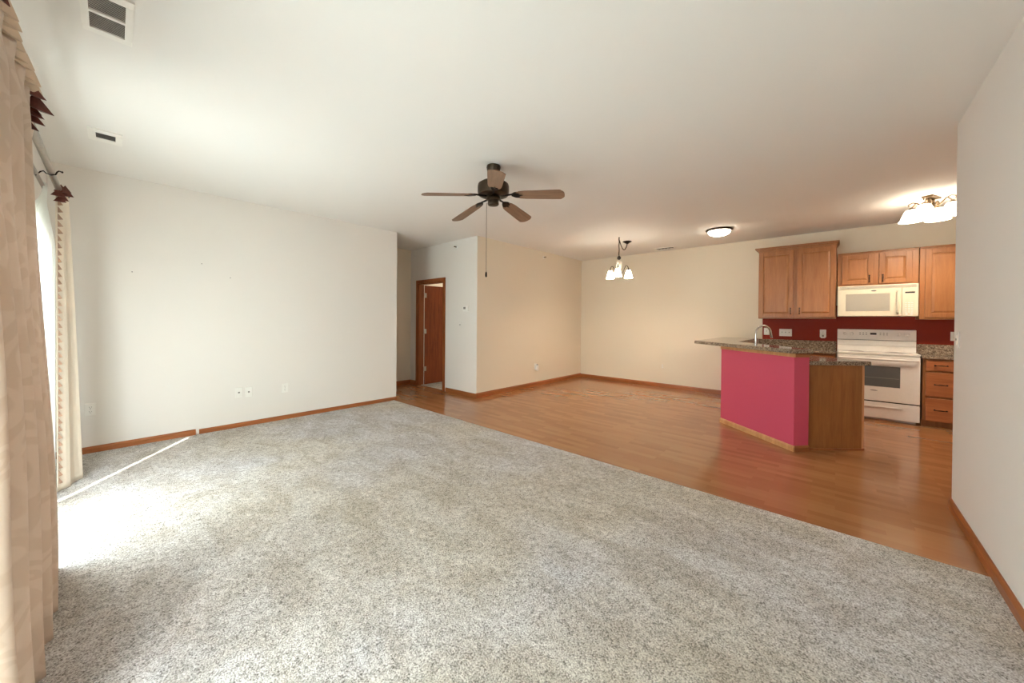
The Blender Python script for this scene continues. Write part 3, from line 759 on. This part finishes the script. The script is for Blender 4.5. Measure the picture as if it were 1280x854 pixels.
# left base cabinet under back counter
lb = thing('base_cabinet', 'brown base cabinet left of the range behind the peninsula', 'cabinet', (XB*S, .70*S, 0), W)
lw = .69*S
MB().box(0, lw, 0, bd, .08, z(-.3395), .002).box(0, lw, .06, bd, 0, .08).out('cabinet_body', m_cabe, lb)
for i in range(2):
    x0 = .02+i*lw/2; d_ = panel_front('drawer', lb, x0, x0+lw/2-.04, z(-.452), z(-.355), -.001, m_cabd, False); pull(d_, x0+lw/4-.02, z(-.402), False)
    d_ = panel_front('cabinet_door', lb, x0, x0+lw/2-.04, .1, z(-.47), -.001); pull(d_, x0+(.06 if i else lw/2-.1), z(-.56), True)
# back counters with splash
def counter(lab, y0, y1):
    t = thing('countertop', lab, 'countertop', (XK*S, y0*S, z(-.318)))
    L = (y1-y0)*S; d = (XK-5.268)*S
    MB().box(-d, -.006, 0, L, -.026, 0, .004, 2).out('worktop', m_gran, t)
    MB().box(-.022, -.006, 0, L, .0005, z(-.213)-z(-.318), .003).out('backsplash', m_gran, t); return t
counter('brown speckled countertop with splashback left of the range', .006, .755)
counter('brown speckled countertop with splashback right of the range', -1.24, -.614)

# ------------------------------------------------------------------ peninsula
A_, B_ = (4.068, .856), (3.534, .243)
dn = Vector((.6568, .7541)); ni = Vector((.7541, -.6568))
Bv = Vector(B_)+ni*.0-dn*0.0; Bi = Vector(B_)+ni*.128
Ai = Bi+dn*((.772-Bi.y)/dn.y)
hw_top = z(-.238)
pts = [tuple(Bv), A_, (XK, .856), (XK, .772), tuple(Ai), tuple(Bi)]
struct(MB().prism([u(*p) for p in pts], 0, hw_top).out('wall_peninsula', m_pink), 'raspberry red half wall of the peninsula')
board('baseboard_peninsula', (B_[0]-.01*dn.x, B_[1]-.01*dn.y), A_, tuple(-ni), m_trimlt, .058, .014)  # lit front board: paler than the end board by colour
board('baseboard_peninsula_end', B_, tuple(Bi), tuple(-dn), m_trim, .058, .014)
board('trim_2', (B_[0]-.01*dn.x, B_[1]-.01*dn.y), A_, tuple(-ni), m_trimlt, z(-.238)-z(-.269), .012, z(-.269))  # lit side of the apron, its light put into the wood colour
board('trim_3', B_, tuple(Bi), tuple(-dn), m_trim, z(-.238)-z(-.269), .012, z(-.269))
ov = -ni*.055
bar = [Vector(B_)+ov-dn*.02, Vector(A_)+ov+dn*.355]
bar += [Vector((XK-.001, bar[1].y)), Vector((XK-.001, .765)), Vector((4.40, .775)), Bi+ni*.015-dn*.02]
bz0 = z(-.2375)
bt = MB().prism([u(*p) for p in bar], bz0, z(-.206), .005).out('bar_top', m_gran)
tag(bt, 'raised speckled bar top on the raspberry half wall', 'countertop')
# lower counter and cabinet
wL, wR = Vector((3.671, .160)), Vector((3.953, -.159))
pc = thing('base_cabinet', 'brown peninsula base cabinet with a plain end panel', 'cabinet', (wL.x*S, wL.y*S, 0))
loc = lambda v: (v.x*S-wL.x*S, v.y*S-wL.y*S)
inL = Bi+ni*.004+dn*.03
e1 = wR+dn*.012; e2 = wR+dn*.85; e0 = inL+dn*.012; e3 = inL+dn*.74
MB().prism([loc(p) for p in (e0, e1, e2, e3)], .0, z(-.332)).out('cabinet_body', m_cab, pc)
MB().prism([loc(p) for p in (inL-dn*.004, wR-ni*.02-dn*.004, wR-ni*.02+dn*.011, inL+dn*.011)], .012, z(-.334)).out('end_panel', m_cabe, pc)
MB().prism([loc(p) for p in (wR-ni*.019-dn*.004, wR-dn*.004, wR+dn*.011, wR-ni*.019+dn*.011)], .012, z(-.334)).out('panel_edge', m_trimlt, pc, False, 'pale unfinished edge strip')
MB().prism([loc(p) for p in (inL-dn*.01, wR-dn*.01, wR-dn*.004, inL-dn*.004)], 0, .02).out('toe_molding', m_trim, pc)
lc = MB().prism([u(*p) for p in (Bi+ni*.004-dn*.0+dn*.005, wR+ni*.03-dn*.03+Vector((0, 0)), wR+ni*.03+dn*.90, Vector((4.66, .768)), Ai+ni*.004+Vector((.03, -.004)))], z(-.3305), z(-.30), .004).out('countertop', m_gran)
MB().box(4.2*S, (XK-.02)*S, .768*S, .7715*S, z(-.2985), z(-.24)).out('backsplash', m_gran, lc)
tag(lc, 'lower speckled peninsula countertop over the brown end panel', 'countertop')
# faucet
fc = thing('faucet', 'tall gooseneck faucet standing behind the raised bar top', 'faucet', (4.25*S, .597*S, z(-.30)+.0005), math.atan2(ni.y, ni.x))
MB().lathe([(.03, 0), (.03, .006), (.022, .012), (.02, .05), (.016, .06)], 20).out('faucet_base', m_chrome, fc, True)
Rg = .108
pth = [(0, 0, .05), (0, 0, .16), (0, 0, .2)]+[(Rg-Rg*math.cos(a), 0, .24+Rg*math.sin(a)*1.02) for a in [PI*i/14 for i in range(13)]]+[(2*Rg+.012, 0, .19)]
MB().tube(pth, [.0125]*14+[.014]*2+[.015], 12).out('spout', m_chrome, fc, True)
MB().tube([(0, -.018, .045), (0, -.05, .065), (0, -.09, .10)], [.008, .006, .005], 8).out('handle', m_chrome, fc, True)

# ------------------------------------------------------------------ plates on the walls (local: x right, -y out)
def plate(name, lab, cat, loc_, rz, kind='duplex', w_=.072, h_=.118, group=None, m=None):
    t = thing(name, lab, cat, loc_, rz, group)
    p = MB().box(-w_/2, w_/2, -.006, 0, -h_/2, h_/2, .0035, 3).out('face_plate', m or m_plast, t)
    if kind == 'duplex':
        for s_ in (-1, 1):
            r = MB().lathe([(.0165, -.006), (.0165, -.008)], 20, (0, 0, s_*.021), 'y').out('receptacle', m_plast, t)
            MB().box(-.008, -.0055, -.0088, -.0079, s_*.021-.002, s_*.021+.007).box(.0055, .008, -.0088, -.0079, s_*.021-.002, s_*.021+.007).lathe([(.0032, -.0079), (.0032, -.0088)], 8, (0, 0, s_*.021-.009), 'y').out('socket_slots', m_gray, r)
        MB().lathe([(.003, -.006), (.002, -.0075)], 8, (0, 0, 0), 'y').out('screw', m_gray, t)
    elif kind == 'coax':
        MB().lathe([(.010, -.006), (.010, -.008), (.0055, -.0085), (.0055, -.016), (.002, -.017)], 14, (0, 0, 0), 'y').out('jack', m_gray, t)
    elif kind == 'switch':
        n = max(1, round(w_/.05)-0) if w_ > .1 else 1
        for i in range(n):
            x = (i-(n-1)/2)*.046
            MB().box(x-.016, x+.016, -.008, -.005, -.033, .033, .001).out('rocker', m_plast, t)
            MB().box(x-.005, x+.005, -.014, -.0075, -.002, .012, .001).out('toggle', m_gray, t)
    return t
plate('wall_outlet', 'duplex outlet low on the white wall beside the far drape', 'outlet', (-.115*S, YA*S, z(-.678)), 0)
plate('cable_jack', 'cable jack plate on the white wall, one nearer the drape', 'wall jack', (.766*S, YA*S, z(-.680)), 0, 'coax')
plate('cable_jack', 'cable jack plate on the white wall, one nearer the lone outlet', 'wall jack', (.84*S, YA*S, z(-.684)), 0, 'coax')
plate('wall_outlet', 'duplex outlet on the white wall right of the paired cable jacks', 'outlet', (1.135*S, YA*S, z(-.687)), 0)
plate('wall_outlet', 'faint outlet on the cream wall left of the peninsula', 'outlet', (XK*S, 1.972*S, z(-.683)), W, 'duplex', .072, .118, None, m_wallk)
pl = plate('wall_outlet', 'outlet low on the beige dining wall behind a white plug-in', 'outlet', (4.305*S, YB*S, z(-.70)), 0)
pg = thing('air_freshener', 'white plug-in air freshener on the beige dining wall', 'air freshener', (4.32*S, YB*S-.009, z(-.72)))
MB().box(-.03, .03, -.05, 0, -.055, .055, .014, 3).out('freshener_body', m_plast, pg)
MB().lathe([(.018, .05), (.02, .058), (.012, .07)], 14, (0, -.026, 0)).out('scent_cap', m_gray, pg, True)
plate('light_switch', 'single white switch plate at the left end of the dark red wall', 'switch', (XK*S-.004, .672*S, z(-.115)), W, 'switch', .075, .118)
plate('light_switch', 'wide three-gang switch plate on the dark red wall', 'switch', (XK*S-.004, .478*S, z(-.125)), W, 'switch', .165, .118)
plate('wall_outlet', 'white outlet with a grey tester on the dark red wall left of the range', 'outlet', (XK*S-.004, .125*S, z(-.125)), W, 'duplex', .075, .118)
gf = thing('plug_adapter', 'small grey and white plug adapter in the dark red wall outlet', 'plug', (XK*S-.0132, .125*S, z(-.146)), W)
MB().box(-.028, .028, -.03, 0, -.045, .02, .008, 3).out('adapter_body', m_plast, gf)
MB().box(-.012, .012, -.032, -.0295, -.025, .006, .002).out('adapter_face', m_gray, gf)
plate('wall_outlet', 'white outlet on the dark red wall right of the range', 'outlet', (XK*S-.004, -.868*S, z(-.125)), W, 'duplex', .075, .118)
plate('light_switch', 'pale switch plate near the end of the right wall', 'switch', (2.955*S, YR*S, z(-.085)), PI, 'switch', .075, .118, None, m_wallr)
th_ = thing('thermostat', 'white thermostat with a grey screen on the wall beside the oak door', 'thermostat', (XD*S, 3.615*S, z(.147)), W)
MB().box(-.065, .065, -.026, 0, -.045, .05, .006, 3).out('thermostat_body', m_plast, th_)
MB().box(-.045, .01, -.028, -.0255, -.008, .03).out('screen', m_gray, th_)
plate('wall_jack', 'small blank plate on the wall under the thermostat', 'wall jack', (XD*S, 3.735*S, z(-.065)), W, 'coax', .07, .115, None, m_wall)
def sprinkler(lab, loc_, rz):
    t = thing('sprinkler_head', lab, 'sprinkler', loc_, rz, 'sidewall sprinkler heads')
    MB().lathe([(.032, 0), (.032, -.003), (.022, -.009), (.012, -.01)], 20, (0, 0, 0), 'y').out('escutcheon', m_plast, t, True)
    MB().lathe([(.009, -.008), (.009, -.035), (.005, -.04), (.005, -.05)], 12, (0, 0, 0), 'y').box(-.014, .014, -.054, -.05, -.009, .012, .001).out('deflector', m_brass, t)
sprinkler('sprinkler head high on the wall above the thermostat', (XD*S, 3.82*S, z(.981)), W)
sprinkler('sprinkler head high on the beige dining wall', (4.493*S, YB*S, z(.983)), 0)
for (x, zz, lab) in ((.094, .35, 'lone nail in the white wall nearest the drape'), (.504, .462, 'upper nail in the middle of the white wall'), (.70, .36, 'lower nail in the middle of the white wall')):
    o = MB().lathe([(.0015, 0), (.0015, -.012), (.0045, -.0122), (.004, -.015)], 8, (0, 0, 0), 'y').out('nail', m_bronzed, None, True); o.location = (x*S, YA*S, z(zz)); tag(o, lab, 'nail', 'nails in the white wall')
